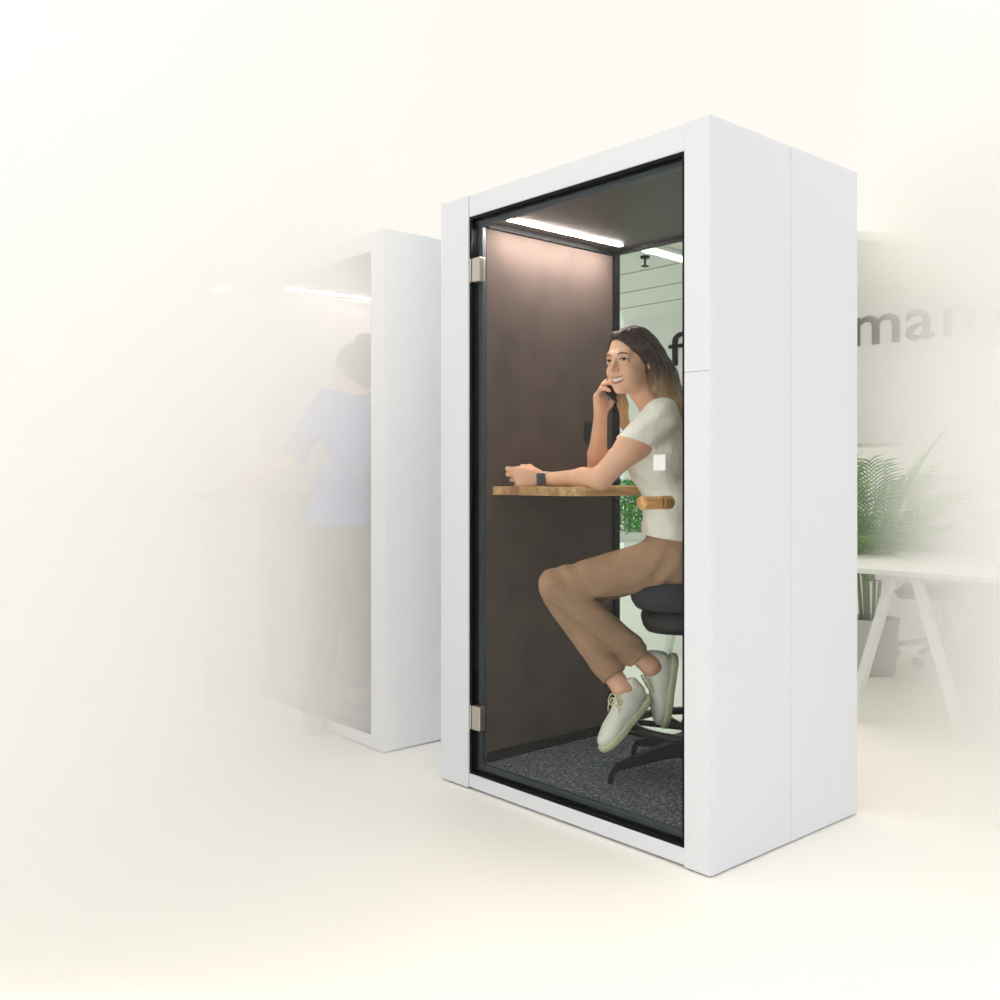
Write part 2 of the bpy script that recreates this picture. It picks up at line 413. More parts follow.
# ------------------------------------------------------------------ stool
def make_stool():
    r = empty('office_stool')
    def cushion(rx, ry, z0, z1, name, m, e):
        mb = MB(); seg = 40; n = [];
        prof = [(0.90, z0), (.97, z0+.25*(z1-z0)), (1, z0+.55*(z1-z0)), (.97, z0+.85*(z1-z0)), (.88, z1), (.5, z1-.004), (.02, z1-.008)]
        for (k, z) in prof:
            for i in range(seg):
                t = 2*math.pi*i/seg; c_, s_ = math.cos(t), math.sin(t)
                mb.v.append((rx*k*math.copysign(abs(c_)**e, c_), ry*k*math.copysign(abs(s_)**e, s_), z))
        for j in range(len(prof)-1):
            for i in range(seg):
                a = j*seg+i; b = j*seg+(i+1) % seg; mb.f.append((a, b, b+seg, a+seg))
        mb.f.append(tuple(reversed(range(seg)))); mb.f.append(tuple((len(prof)-1)*seg+i for i in range(seg)))
        return poly_smooth(mb.build(name, m, r), 60)
    cushion(.225, .215, .605, .70, 'seat', M['seatfab'], .75)
    cushion(.185, .18, .525, .606, 'seat_shell', M['black'], .7)
    poly_smooth(MB().lathe([(.028, .12), (.028, .34), (.02, .34), (.02, .53)], 20).build('gas_column', M['black'], r), 40)
    fr = MB().torus((0, 0, .185), .213, .018, 48, 10, .8)
    for k in range(3):
        a = math.radians(150+120*k)
        for da in (-.42, .42):
            fr.tube([(.03*math.cos(a), .03*math.sin(a), .17), (.205*math.cos(a+da), .205*math.sin(a+da), .183)], [.011, .011], 8)
    fr.lathe([(.042, .14), (.042, .20)], 20)
    poly_smooth(fr.build('foot_ring', M['black'], r), 50)
    poly_smooth(MB().lathe([(.05, .07), (.055, .09), (.045, .13), (.03, .14)], 24).build('base_hub', M['black'], r), 40)
    for k in range(5):
        a = math.radians(204+72*k); c_, s_ = math.cos(a), math.sin(a); R = .31
        lg = MB()
        pr = [(.03, .105, .034, .05), (.12, .095, .028, .038), (.22, .072, .022, .028), (R-.02, .055, .018, .020), (R, .035, .016, .018), (R+.006, .003, .014, .016)]
        n0 = 0
        for (d, z, wd, ht) in pr:
            for (i, j) in ((-1, -1), (1, -1), (1, 1), (-1, 1)):
                if d >= R: lg.v.append((c_*(d+j*ht*.5)-s_*i*wd*.6, s_*(d+j*ht*.5)+c_*i*wd*.6, z))
                else: lg.v.append((c_*d-s_*i*wd*.75, s_*d+c_*i*wd*.75, z+.004+j*ht*.62))
        for q in range(len(pr)-1):
            for i in range(4):
                a0 = q*4+i; b0 = q*4+(i+1) % 4; lg.f.append((a0, b0, b0+4, a0+4))
        lg.f.append((3, 2, 1, 0)); e = 4*(len(pr)-1); lg.f.append((e, e+1, e+2, e+3))
        lg.build('base_leg', M['black'], r, bevel=.004)
    # low backrest and arm support on the side away from the worktop (+x)
    bk = MB()
    for i in range(13):
        t = math.radians(-55+110*i/12)
        for (dz, rr) in ((.86, .22), (.90, .235), (1.06, .245), (1.10, .24), (1.10, .215), (1.06, .215), (.90, .205), (.86, .205)):
            bk.v.append((rr*math.cos(t), rr*math.sin(t), dz))
    for i in range(12):
        for k in range(8): a = i*8+k; b = i*8+(k+1) % 8; bk.f.append((a, b, b+8, a+8))
    bk.f.append(tuple(reversed(range(8)))); bk.f.append(tuple(96+k for k in range(8)))
    poly_smooth(bk.build('backrest', M['seatfab'], r), 50)
    poly_smooth(MB().tube([(.10, 0, .56), (.21, 0, .57), (.235, 0, .64), (.232, 0, .88)], .014, 8).build('back_support', M['black'], r), 50)
    return r
ST1 = Vector((.685, 3.505, IZ+.0005))
stool = make_stool(); stool.location = ST1; stool.rotation_euler.z = math.radians(-8)
tag(stool, 'black swivel stool with foot ring that the woman in the booth sits on', 'stool', 'black stools in the phone booths')
stool2 = copy_tree(stool); stool2.location = bp_(1.0, .50, IZ, L1+DL2)
tag(stool2, 'black swivel stool behind the person in blue in the middle booth', 'stool')

# ------------------------------------------------------------------ blended solid modelling for figures
class Sdf:
    def __init__(s, lo, hi, h):
        s.lo = np.array(lo, np.float32); s.h = h
        n = np.ceil((np.array(hi)-np.array(lo))/h).astype(int)+1
        s.n = n; s.D = np.full(tuple(n), 1.0, np.float32)
    def _sub(s, lo, hi):
        a = np.clip(np.floor((np.array(lo)-s.lo)/s.h).astype(int), 0, s.n-1)
        b = np.clip(np.ceil((np.array(hi)-s.lo)/s.h).astype(int)+1, 1, s.n)
        ax = [(s.lo[i]+s.h*np.arange(a[i], b[i], dtype=np.float32)) for i in range(3)]
        X, Y, Z = np.meshgrid(*ax, indexing='ij', sparse=True)
        return (slice(a[0], b[0]), slice(a[1], b[1]), slice(a[2], b[2])), X, Y, Z
    def _put(s, sl, d, k, sub=False):
        A = s.D[sl]
        if sub:
            B = -d; h = np.maximum(k-np.abs(A-B), 0)/k if k > 0 else 0
            s.D[sl] = np.maximum(A, B)+(h*h*k*.25 if k > 0 else 0)
        else:
            h = np.maximum(k-np.abs(A-d), 0)/k if k > 0 else 0
            s.D[sl] = np.minimum(A, d)-(h*h*k*.25 if k > 0 else 0)
    def cone(s, a, b, ra, rb, k=.02, clip=None, sub=False, fold=None):
        a = np.array(a, np.float32); b = np.array(b, np.float32); m = max(ra, rb)+k+.012
        sl, X, Y, Z = s._sub(np.minimum(a, b)-m, np.maximum(a, b)+m)
        ba = b-a; L2 = max(float(ba@ba), 1e-9)
        t = ((X-a[0])*ba[0]+(Y-a[1])*ba[1]+(Z-a[2])*ba[2])/L2; tc = np.clip(t, 0, 1)
        d = np.sqrt((X-a[0]-tc*ba[0])**2+(Y-a[1]-tc*ba[1])**2+(Z-a[2]-tc*ba[2])**2)-(ra+tc*(rb-ra))
        if fold is not None: d = d+fold(t, X, Y, Z)
        if clip is not None:
            for (p, nn) in clip: d = np.maximum(d, (X-p[0])*nn[0]+(Y-p[1])*nn[1]+(Z-p[2])*nn[2])
        s._put(sl, d, k, sub)
    def chain(s, pts, k=.02, **kw):
        for (p, r), (q, r2) in zip(pts[:-1], pts[1:]): s.cone(p, q, r, r2, k, **kw)
    def ell(s, c, r, ax=None, k=.02, sub=False, clip=None):
        c = np.array(c, np.float32); r = np.array(r, np.float32); m = float(r.max())+k+.012
        sl, X, Y, Z = s._sub(c-m, c+m)
        A = np.eye(3) if ax is None else np.array([list(v) for v in ax])
        q = [((X-c[0])*A[i][0]+(Y-c[1])*A[i][1]+(Z-c[2])*A[i][2]) for i in range(3)]
        k0 = np.sqrt(sum((q[i]/r[i])**2 for i in range(3))); k1 = np.sqrt(sum((q[i]/r[i]**2)**2 for i in range(3)))+1e-6
        d = k0*(k0-1)/k1
        if clip is not None:
            for (p, nn) in clip: d = np.maximum(d, (X-p[0])*nn[0]+(Y-p[1])*nn[1]+(Z-p[2])*nn[2])
        s._put(sl, d, k, sub)
    def halfcut(s, p, nn, lo=None, hi=None):
        sl, X, Y, Z = s._sub(lo if lo is not None else s.lo, hi if hi is not None else s.lo+s.h*s.n)
        s.D[sl] = np.maximum(s.D[sl], (X-p[0])*nn[0]+(Y-p[1])*nn[1]+(Z-p[2])*nn[2])
    def displace(s, fn):
        sl, X, Y, Z = s._sub(s.lo, s.lo+s.h*s.n)
        s.D = s.D+fn(X, Y, Z).astype(np.float32)
    def mesh(s, name, m, parent, off=(0, 0, 0), smooth_it=1):
        D = s.D; nx, ny, nz = D.shape; S = D < 0
        cs = [(i, j, k) for i in (0, 1) for j in (0, 1) for k in (0, 1)]
        cnt = np.zeros((nx-1, ny-1, nz-1), np.uint8)
        for (i, j, k) in cs: cnt += S[i:nx-1+i, j:ny-1+j, k:nz-1+k]
        act = np.argwhere((cnt > 0) & (cnt < 8))
        V8 = np.stack([D[act[:, 0]+i, act[:, 1]+j, act[:, 2]+k] for (i, j, k) in cs], 1)
        acc = np.zeros((len(act), 3)); num = np.zeros(len(act)); csa = np.array(cs, float)
        for a in range(8):
            for b in range(a+1, 8):
                if np.abs(csa[a]-csa[b]).sum() != 1: continue
                va, vb = V8[:, a], V8[:, b]; mk = (va < 0) != (vb < 0)
                t = np.where(mk, va/np.where(mk, va-vb, 1), 0)
                acc += mk[:, None]*(csa[a]+t[:, None]*(csa[b]-csa[a])); num += mk
        pos = s.lo+s.h*(act+acc/num[:, None])
        idx = np.full((nx-1, ny-1, nz-1), -1, np.int64); idx[act[:, 0], act[:, 1], act[:, 2]] = np.arange(len(act))
        quads = []
        for ax in range(3):
            o1, o2 = (ax+1) % 3, (ax+2) % 3
            sa = [slice(None)]*3; sb = [slice(None)]*3
            sa[ax] = slice(0, -1); sb[ax] = slice(1, None)
            e = np.argwhere(S[tuple(sa)] != S[tuple(sb)])
            lim = [nx, ny, nz]
            ok = (e[:, o1] > 0) & (e[:, o2] > 0) & (e[:, o1] < lim[o1]-1) & (e[:, o2] < lim[o2]-1); e = e[ok]
            neg = S[e[:, 0], e[:, 1], e[:, 2]]
            def cell(d1, d2):
                q = e.copy(); q[:, o1] -= d1; q[:, o2] -= d2; return idx[q[:, 0], q[:, 1], q[:, 2]]
            Q = np.stack([cell(1, 1), cell(0, 1), cell(0, 0), cell(1, 0)], 1)
            Q[~neg] = Q[~neg][:, ::-1]
            quads.append(Q)
        Q = np.concatenate(quads)
        for _ in range(smooth_it):
            ssum = np.zeros_like(pos); nn = np.zeros(len(pos))
            for a, b in ((0, 1), (1, 2), (2, 3), (3, 0)):
                np.add.at(ssum, Q[:, a], pos[Q[:, b]]); np.add.at(ssum, Q[:, b], pos[Q[:, a]])
                np.add.at(nn, Q[:, a], 1); np.add.at(nn, Q[:, b], 1)
            pos = pos*.5+ssum/nn[:, None]*.5
        me = bpy.data.meshes.new(name)
        me.vertices.add(len(pos)); me.vertices.foreach_set('co', (pos-np.array(off)).astype(np.float32).ravel())
        me.loops.add(len(Q)*4); me.loops.foreach_set('vertex_index', Q.astype(np.int32).ravel())
        me.polygons.add(len(Q)); me.polygons.foreach_set('loop_start', np.arange(0, len(Q)*4, 4, dtype=np.int32))
        try: me.polygons.foreach_set('loop_total', np.full(len(Q), 4, np.int32))
        except Exception: pass
        me.update(calc_edges=True); me.validate()
        me.polygons.foreach_set('use_smooth', [True]*len(me.polygons))
        me.materials.append(m)
        o = bpy.data.objects.new(name, me); C.objects.link(o)
        if parent: o.parent = parent
        return o

def V(*a): return Vector(a)
def nrm(v): return Vector(v).normalized()
def rot(v, axis, ang): return Matrix.Rotation(ang, 3, axis) @ v

def hand(S, wrist, d, n, s, curls, scale=1.0, thumb=((.35, .9, .25), (.75, .45, .45), (.8, .1, .6))):
    """palm and five fingers: d points wrist to knuckles, n out of the palm, s towards the thumb"""
    d, n, s = nrm(d), nrm(n), nrm(s); q = scale
    lens = [(.040, .024, .019), (.044, .028, .020), (.041, .026, .019), (.032, .020, .017)]
    base = [.086, .088, .083, .075]
    for i in range(4):
        off = (1.5-i)*.0185*q
        kn = wrist+d*base[i]*q+s*off
        S.cone(wrist+s*off*.55+d*.008, kn, .0155*q, .0115*q, .012)
        S.cone(wrist+s*off*.7+d*.02+n*.004, kn-d*.015+n*.004, .013*q, .011*q, .012)
        p = kn; dd = d.copy(); ang = 0; rr = [.0095, .0085, .0077, .0068]
        ax = d.cross(n)
        for j in range(3):
            ang += curls[i][j]
            dj = (d*math.cos(ang)+n*math.sin(ang)).normalized()
            p2 = p+dj*lens[i][j]*q
            S.cone(p, p2, rr[j]*q, rr[j+1]*q, .004); p = p2
    p = wrist+s*.016*q+d*.012; seg = [(.042, .0145, .0115), (.032, .0115, .0095), (.025, .0095, .008)]
    for (a, b, c_), (ln, r0, r1) in zip(thumb, seg):
        dj = (d*a+s*b+n*c_).normalized(); p2 = p+dj*ln*q
        S.cone(p, p2, r0*q, r1*q, .008); p = p2

def head(S, H, F, R, U, sc_=1.0):
    h = lambda x, y, z: H+R*x*sc_+F*y*sc_+U*z*sc_
    ax = (R, F, U)
    S.ell(h(0, -.014, .032), [.074*sc_, .094*sc_, .084*sc_], ax, .02)
    S.ell(h(0, .030, -.028), [.059*sc_, .058*sc_, .082*sc_], ax, .03)
    S.ell(h(0, .042, -.072), [.043*sc_, .044*sc_, .034*sc_], ax, .025)
    S.ell(h(0, .074, -.100), [.019*sc_, .016*sc_, .014*sc_], ax, .02)
    for q in (-1, 1):
        S.ell(h(q*.035, .061, -.036), [.020*sc_, .022*sc_, .018*sc_], ax, .02)
        S.ell(h(q*.0765, -.008, -.008), [.007*sc_, .017*sc_, .029*sc_], (R, rot(F, R, .2), rot(U, R, .2)), .006)
        S.cone(h(q*.014, .085, .020), h(q*.042, .072, .020), .009*sc_, .008*sc_, .018)
        S.ell(h(q*.031, .099, .000), [.015*sc_, .014*sc_, .009*sc_], ax, .012, sub=True)
        S.cone(h(q*.019, .0835, .0068), h(q*.043, .0775, .0050), .0062*sc_, .0055*sc_, .005)
        S.cone(h(q*.020, .0830, -.0066), h(q*.042, .0775, -.0056), .0058*sc_, .0052*sc_, .006)
    S.cone(h(0, .085, .012), h(0, .108, -.026), .0078*sc_, .0086*sc_, .010)
    S.ell(h(0, .1135, -.029), [.0090*sc_, .0080*sc_, .0085*sc_], ax, .006)
    for q in (-1, 1): S.ell(h(q*.0115, .098, -.034), [.0065*sc_, .008*sc_, .006*sc_], ax, .005)
    return h

# ------------------------------------------------------------------ the woman in the large booth
def woman():
    F = nrm(V(-.985, .17, 0)); R = V(F.y, -F.x, 0)
    LS = P(661, 416, 3.36); RS = LS+R*.325; mid = (LS+RS)/2
    PV = P(673, 556, 3.50)
    base = V(ST1.x, ST1.y, IZ+.70)
    root = empty('person', base)
    off = V(0, 0, 0)
    LE = P(601, 478, 3.42); LW = P(543, 479.5, 3.62)
    RE = P(596, 474, 3.71); RW = P(600.5, 416, 3.555)
    LH = PV-R*.09+V(0, 0, -.01); RH = PV+R*.085+V(0, 0, -.01)
    LK = P(556, 585, 3.50); LA = P(651, 666, 3.52)
    RK = P(560, 597, 3.63); RA = P(623, 690, 3.50)
    HC = P(631, 361.5, 3.46)
    yaw = math.radians(44)
    hF = nrm(V(-math.sin(yaw), -math.cos(yaw), -.04)); hU = nrm(V(-.06, -.02, 1)); hR = hF.cross(hU).normalized(); hU = hR.cross(hF).normalized()
    neck0 = mid+V(.0, 0, .045)+F*.005; neck1 = HC-hU*.06-hF*.015
    NL = lambda p: np.array(p)
    S = Sdf((-.02, 3.20, .28), (.82, 3.92, 1.72), .003)
    # torso
    ch = mid+V(0, 0, -.12)+F*.0
    S.ell(ch, [.105, .15, .17], (F, R, V(0, 0, 1)), .04)
    S.ell(PV+V(0, 0, .12)*.9, [.09, .125, .14], (F, R, V(0, 0, 1)), .04)
    S.ell(PV, [.105, .16, .11], (F, R, V(0, 0, 1)), .04)
    S.cone(LS+R*.03, RS-R*.03, .045, .045, .04)
    S.cone(neck0-V(0, 0, .03), neck1, .052, .046, .03)
    h = head(S, HC, hF, hR, hU, 1.0)
    # arms
    S.chain([(LS, .056), (LS.lerp(LE, .45), .051), (LE, .038)], .03)
    S.chain([(LE, .037), (LE.lerp(LW, .3), .035), (LW, .0235)], .02)
    S.chain([(RS, .050), (RE, .036)], .03)
    S.chain([(RE, .036), (RE.lerp(RW, .35), .034), (RW, .0235)], .02)
    hand(S, LW+V(-.006, .002, .002), (-1, .14, .06), (.14, 1, 0), (0, .05, 1), [(.55, 1.4, .9), (.75, 1.45, .8), (.95, 1.5, .8), (1.1, 1.5, .8)], 1.06,
         thumb=((.75, .5, .35), (.85, .0, .6), (.5, -.25, .8)))
    hand(S, RW, (-.05, -.18, 1), (.80, -.55, .0), (.55, .82, .1), [(.45, .85, .5), (.5, .9, .5), (.55, .9, .5), (.65, .9, .5)], .97,
         thumb=((.55, .6, .3), (.8, .2, .55), (.9, .0, .3)))
    # legs and feet
    S.chain([(LH, .085), (LK, .052)], .04); S.chain([(LK, .052), (LK.lerp(LA, .35), .044), (LA, .034)], .02)
    S.chain([(RH, .085), (RK, .052)], .04); S.chain([(RK, .052), (RK.lerp(RA, .35), .044), (RA, .034)], .02)
    dA = nrm(V(-.16, -.05, -1)); uA = nrm(V(-1, -.1, .16)); dB = nrm(P(606, 750, 3.42)-P(642, 708, 3.5)); uB = nrm(V(-.75, -.25, .62)); uB = (uB-dB*uB.dot(dB)).normalized()
    heelA = P(672, 664, 3.54); heelB = P(642, 703, 3.50)
    S.chain([(LA, .034), (heelA+dA*.03+uA*.034, .028), (heelA+dA*.14+uA*.022, .020)], .015)
    S.chain([(RA, .034), (heelB+dB*.03+uB*.034, .028), (heelB+dB*.14+uB*.022, .020)], .015)
    body = S.mesh('body', M['skin'], root)
    # blouse
    S = Sdf((.30, 3.14, .82), (.82, 3.92, 1.50), .004)
    def wr(X, Y, Z): return .0030*np.sin(46*Z+28*X+9*Y)+.0022*np.sin(73*Z-50*Y+30*X)
    S.ell(ch+F*.004, [.118, .162, .178], (F, R, V(0, 0, 1)), .04)
    for q in (-1, 1): S.ell(ch+F*.072+R*q*.07+V(0, 0, -.005), [.05, .055, .058], (F, R, V(0, 0, 1)), .05)
    S.ell(PV+V(0, 0, .14), [.104, .145, .15], (F, R, V(0, 0, 1)), .05)
    S.ell(PV+V(0, 0, .05), [.112, .165, .10], (F, R, V(0, 0, 1)), .04)
    S.cone(LS+R*.04+V(0, 0, .004), RS-R*.04+V(0, 0, .004), .050, .050, .035)
    S.displace(wr)
    for (A, B) in ((LS, LE), (RS, RE)):
        dd = (B-A).normalized(); p = A.lerp(B, .42); nn = V(-.34, -.05, -1).normalized()
        S.cone(A, A.lerp(B, .75), .063, .058, .03, clip=[(p, nn)], fold=lambda t, X, Y, Z: .0025*np.sin(60*X-70*Z))
    S.halfcut(PV+V(0, 0, .060), (-.15, 0, -1))
    # neckline: cut away round the neck
    S.cone(neck0+F*.02+V(0, 0, .015), neck1, .062, .07, .008, sub=True)
    S.cone(neck0+F*.06+V(0, 0, .01), neck0+F*.10-V(0, 0, .055), .040, .022, .01, sub=True)
    S.mesh('blouse', M['blouse'], root, smooth_it=1)
    # trousers
    S = Sdf((-.02, 3.20, .36), (.82, 3.92, 1.00), .004)
    S.ell(PV+V(0, 0, .0), [.118, .170, .112], (F, R, V(0, 0, 1)), .04)
    fk = lambda t, X, Y, Z: .0045*np.sin(75*X+60*Z)*np.exp(-((t-.9)/.14)**2)+.0055*np.sin(90*X-55*Z+30*Y)*np.exp(-((t-.08)/.12)**2)
    fs = lambda t, X, Y, Z: .0045*np.sin(80*Z+20*X)*np.exp(-((t-.02)/.14)**2)+.004*np.sin(110*Z+30*X)*np.exp(-((t-.85)/.15)**2)
    S.chain([(LH+V(0, 0, -.005), .096), (LK, .058)], .04, fold=fk); S.chain([(RH, .094), (RK, .058)], .04, fold=fk)
    for (K, A, cut, rr) in ((LK, LA, .87, .045), (RK, RA, .86, .046)):
        dd = (A-K).normalized(); p = K.lerp(A, cut)
        S.cone(K, K.lerp(A, .95), .061, rr+.003, .015, clip=[(p, dd)], fold=fs)
    S.halfcut(PV+V(0, 0, .080), (0, 0, 1))
    S.mesh('trousers', M['chino'], root)
    MB()
    # shoes
    def shoe(heel, d, u, A, nm):
        r_ = d.cross(u).normalized(); T = Sdf(heel-V(.28, .28, .28), heel+V(.28, .28, .28), .0035)
        f = lambda x, y, z: heel+d*x+r_*y+u*z
        T.cone(f(.0, 0, .035), f(.05, 0, .03), .034, .034, .02)
        T.cone(f(.05, 0, .028), f(.135, 0, .022), .036, .037, .03)
        T.ell(f(.165, 0, .018), [.055, .041, .027], (d, r_, u), .03)
        T.cone(f(.045, 0, .055), f(.105, 0, .036), .030, .028, .02)
        T.cone(f(-.012, 0, .05), f(-.016, 0, .075), .028, .025, .02)
        T.cone(f(.022, 0, .058), f(.028, 0, .085), .029, .029, .02)
        T.cone(f(.018, 0, .070), f(.030, 0, .13), .026, .034, .006, sub=True)   # ankle opening
        T.halfcut(f(0, 0, 0), -u)
        sh = T.mesh(nm, M['sneaker'], root)
        T = Sdf(heel-V(.28, .28, .28), heel+V(.28, .28, .28), .0035)
        T.cone(f(.0, 0, 0), f(.06, 0, 0), .040, .040, .01); T.cone(f(.06, 0, 0), f(.13, 0, 0), .040, .044, .01); T.ell(f(.165, 0, 0), [.066, .047, .04], (d, r_, u), .02)
        T.halfcut(f(0, 0, .010), u); T.halfcut(f(0, 0, -.014), -u)
        T.mesh('sole', M['rubber'], sh)
        lc = MB()
        for k in range(5):
            x = .062+.017*k; z = .088-.0095*k
            lc.tube([f(x, -.026, z-.018), f(x+.004, -.012, z-.002), f(x+.009, .012, z-.004), f(x+.012, .026, z-.020)], .0028, 6)
            lc.tube([f(x, .026, z-.018), f(x+.004, .012, z-.002), f(x+.009, -.012, z-.004), f(x+.012, -.026, z-.020)], .0028, 6)
        for q in (-1, 1):
            lc.tube([f(.062, 0, .088), f(.056, q*.014, .098), f(.060, q*.032, .097), f(.076, q*.042, .084), f(.086, q*.038, .074), f(.084, q*.026, .072), f(.072, q*.010, .082), f(.064, 0, .086)], .0024, 6)
            lc.tube([f(.062, 0, .088), f(.070, q*.02, .090), f(.092, q*.034, .074), f(.104, q*.037, .060)], .0022, 6)
        lc.build('laces', M['lace'], sh, smooth=True)
        tg = MB()
        tg.tube([f(.043, 0, .083), f(.036, 0, .112)], [.016, .018], 12)
        return sh
    shoe(heelA, dA, uA, LA, 'shoe'); shoe(heelB, dB, uB, RA, 'shoe')
    # face details
    Fe = lambda pts, r, nm, m, seg=8: poly_smooth(MB().tube(pts, r, seg).build(nm, m, root), 70)
    for q in (-1, 1):
        e = h(q*.031, .0745, .0000)
        poly_smooth(MB().sphere(e, .0125).build('eye', M['eyew'], root), 180)
        ic = e+(hF*.0094-hR*.0022)
        poly_smooth(MB().sphere(ic, .0058).build('iris', M['iris'], root), 180)
        Fe([h(q*(.031-.015), .0885, -.0005), h(q*(.031-.006), .0915, .0048), h(q*(.031+.006), .0895, .0048), h(q*(.031+.017), .080, -.001)], [.001, .0021, .0022, .0012], 'eyelashes', M['brow'])
        Fe([h(q*.014, .0942, .0190), h(q*.027, .0938, .0222), h(q*.040, .0868, .0212), h(q*.051, .0748, .0150)], [.0018, .0025, .0022, .0013], 'eyebrow', M['brow'])
    mz = -.0675
    arc = lambda t, dz, dy: h(.0410*t, .0935-.034*t*t+dy, mz+dz+.0185*t*t)
    ts = [-1, -.75, -.5, -.25, 0, .25, .5, .75, 1]
    Fe([arc(t, .0072*(1-t*t)**.5+.0005, .0015) for t in ts], [.0010, .0016, .0020, .0023, .0021, .0023, .0020, .0016, .0010], 'upper_lip', M['lip'])
    Fe([arc(t, -.0092*(1-t*t)**.5-.0005, .0010) for t in ts], [.0010, .0018, .0025, .0030, .0031, .0030, .0025, .0018, .0010], 'lower_lip', M['lip'])
    tm = MB()
    n0 = 0
    for t in ts:
        w_ = (1-t*t)**.5 if abs(t) < 1 else .05
        for dz in (.0066*w_, -.0075*w_):
            tm.v.append(tuple(arc(t*.97, dz, .0012)))
    for t in ts:
        w_ = (1-t*t)**.5 if abs(t) < 1 else .05
        for dz in (.0066*w_, -.0075*w_):
            tm.v.append(tuple(arc(t*.97, dz, -.006)))
    n = len(ts)
    for i in range(n-1):
        a = 2*i; tm.f.append((a, a+1, a+3, a+2)); b = 2*n+a; tm.f.append((b, b+2, b+3, b+1)); tm.f.append((a, a+2, b+2, b)); tm.f.append((a+1, b+1, b+3, a+3))
    tm.build('teeth', M['teeth'], root, smooth=True)
    # hair
    S = Sdf((.28, 3.20, 1.15), (.84, 3.80, 1.74), .0035)
    S.ell(h(0, -.020, .036), [.083, .098, .090], (hR, hF, hU), .01)
    S.ell(h(0, .078, -.030), [.064, .062, .106], (hR, hF, hU), .012, sub=True)
    S.ell(h(.012, .095, .035), [.050, .050, .045], (hR, hF, hU), .012, sub=True)
    S.cone(h(-.02, .068, .085), h(-.072, .030, .035), .020, .018, .02)
    S.cone(h(.02, .060, .088), h(.072, .015, .030), .014, .010, .02)
    S.ell(h(.040, .080, .040), [.034, .042, .040], (hR, hF, hU), .012, sub=True)
    S.chain([(h(-.072, .028, .035), .019), (h(-.083, -.012, -.005), .020), (h(-.080, -.050, -.050), .026)], .02)
    g = [(h(-.074, -.050, -.02), .036), (P(660, 385, 3.45), .037), (P(675, 408, 3.45), .033), (P(688, 435, 3.47), .024), (P(694, 462, 3.5), .010)]
    S.chain(g, .03)
    g2 = [(h(-.02, -.080, .01), .062), (P(661, 376, 3.50), .052), (P(679, 410, 3.53), .036), (P(694, 445, 3.56), .016)]
    S.chain(g2, .03)
    g3 = [(h(.068, -.02, 0), .018), (h(.070, -.02, -.06), .016), (P(623, 405, 3.60), .016), (P(625, 425, 3.61), .014), (P(628, 438, 3.62), .004)]
    S.chain(g3, .02)
    S.displace(lambda X, Y, Z: .0016*np.sin(190*(X*.8+Y*.5+.12*Z))+.0012*np.sin(310*(Y-.5*X)+20*Z))
    hair = S.mesh('hair', M['hair'], root)
    rnd = random.Random(5); st = MB()
    for gd, cnt, sp in ((g, 46, 1.0), (g2, 46, 1.0), (g3, 16, 1.0)):
        for _ in range(cnt):
            a = rnd.uniform(0, 6.28); rr = rnd.uniform(.8, 1.08); ph = rnd.uniform(-.4, .4)
            pts = []
            for i, (p, r) in enumerate(gd):
                o = V(math.cos(a+ph*i), math.sin(a+ph*i), 0)*r*rr
                pts.append(p+o)
            last = pts[-1]+(pts[-1]-pts[-2])*rnd.uniform(.1, .5); pts.append(last)
            fine = []
            for i in range(len(pts)-1):
                for k in range(4):
                    t = k/4; p0 = pts[max(i-1, 0)]; p1 = pts[i]; p2 = pts[i+1]; p3 = pts[min(i+2, len(pts)-1)]
                    fine.append(.5*((2*p1)+(p2-p0)*t+(2*p0-5*p1+4*p2-p3)*t*t+(3*p1-p0-3*p2+p3)*t**3))
            fine.append(pts[-1]); nf = len(fine)
            st.tube(fine, [.0022*(1-.75*i/(nf-1)) for i in range(nf)], 5)
    st.build('hair_strands', M['hair'], root, smooth=True)
    # necklace
    nb = neck0+V(0, 0, .012)
    Fe([nb+R*-.058+V(0, 0, .02), nb+R*-.045+F*.040+V(0, 0, -.005), nb+F*.078+V(0, 0, -.045), nb+R*.045+F*.040+V(0, 0, -.005), nb+R*.058+V(0, 0, .02)], .0014, 'necklace', M['brow'], 6)
    # watch on the near wrist
    wx = (LE-LW).normalized(); wc = LW+wx*.018; A = MB()
    up = V(0, 0, 1); sd = wx.cross(up).normalized(); up = sd.cross(wx)
    if sd.y > 0: sd = -sd
    for i in range(28):
        t = 2*math.pi*i/28
        for (a_, rr) in ((-.011, .0262), (.011, .0262), (.011, .0290), (-.011, .0290)):
            A.v.append(tuple(wc+wx*a_+(sd*math.cos(t)+up*math.sin(t))*rr))
    for i in range(28):
        for k in range(4):
            a = i*4+k; b = i*4+(k+1) % 4; j = (i+1) % 28; A.f.append((a, b, j*4+(k+1) % 4, j*4+k))
    wb = A.build('watch_strap', M['band'], root)
    A = MB(); c0 = wc+sd*.031+up*.002; n = 0
    for dz in (-.005, .0045):
        for (i, j) in ((-1, -1), (1, -1), (1, 1), (-1, 1)): A.v.append(tuple(c0+sd*dz+wx*i*.0185+up*j*.021))
    A.f = [(3, 2, 1, 0), (4, 5, 6, 7), (0, 1, 5, 4), (1, 2, 6, 5), (2, 3, 7, 6), (3, 0, 4, 7)]
    A.build('watch_case', M['screen'], wb, bevel=.003, seg=3)
    # everything was modelled in world coordinates: bring parts into the person's own frame
    for o in kids(root): o.location = -base
    tag(root, 'smiling woman in off-white blouse and khaki trousers sitting inside the large booth, phoning', 'person')
    # the phone in her raised hand
    pc = P(613, 381, 3.545); L_ = nrm(V(-.22, -.35, -.90)); nn = nrm(V(.72, -.69, .05)); nn = (nn-L_*nn.dot(L_)).normalized(); bb = L_.cross(nn)
    ph = empty('smartphone', pc)
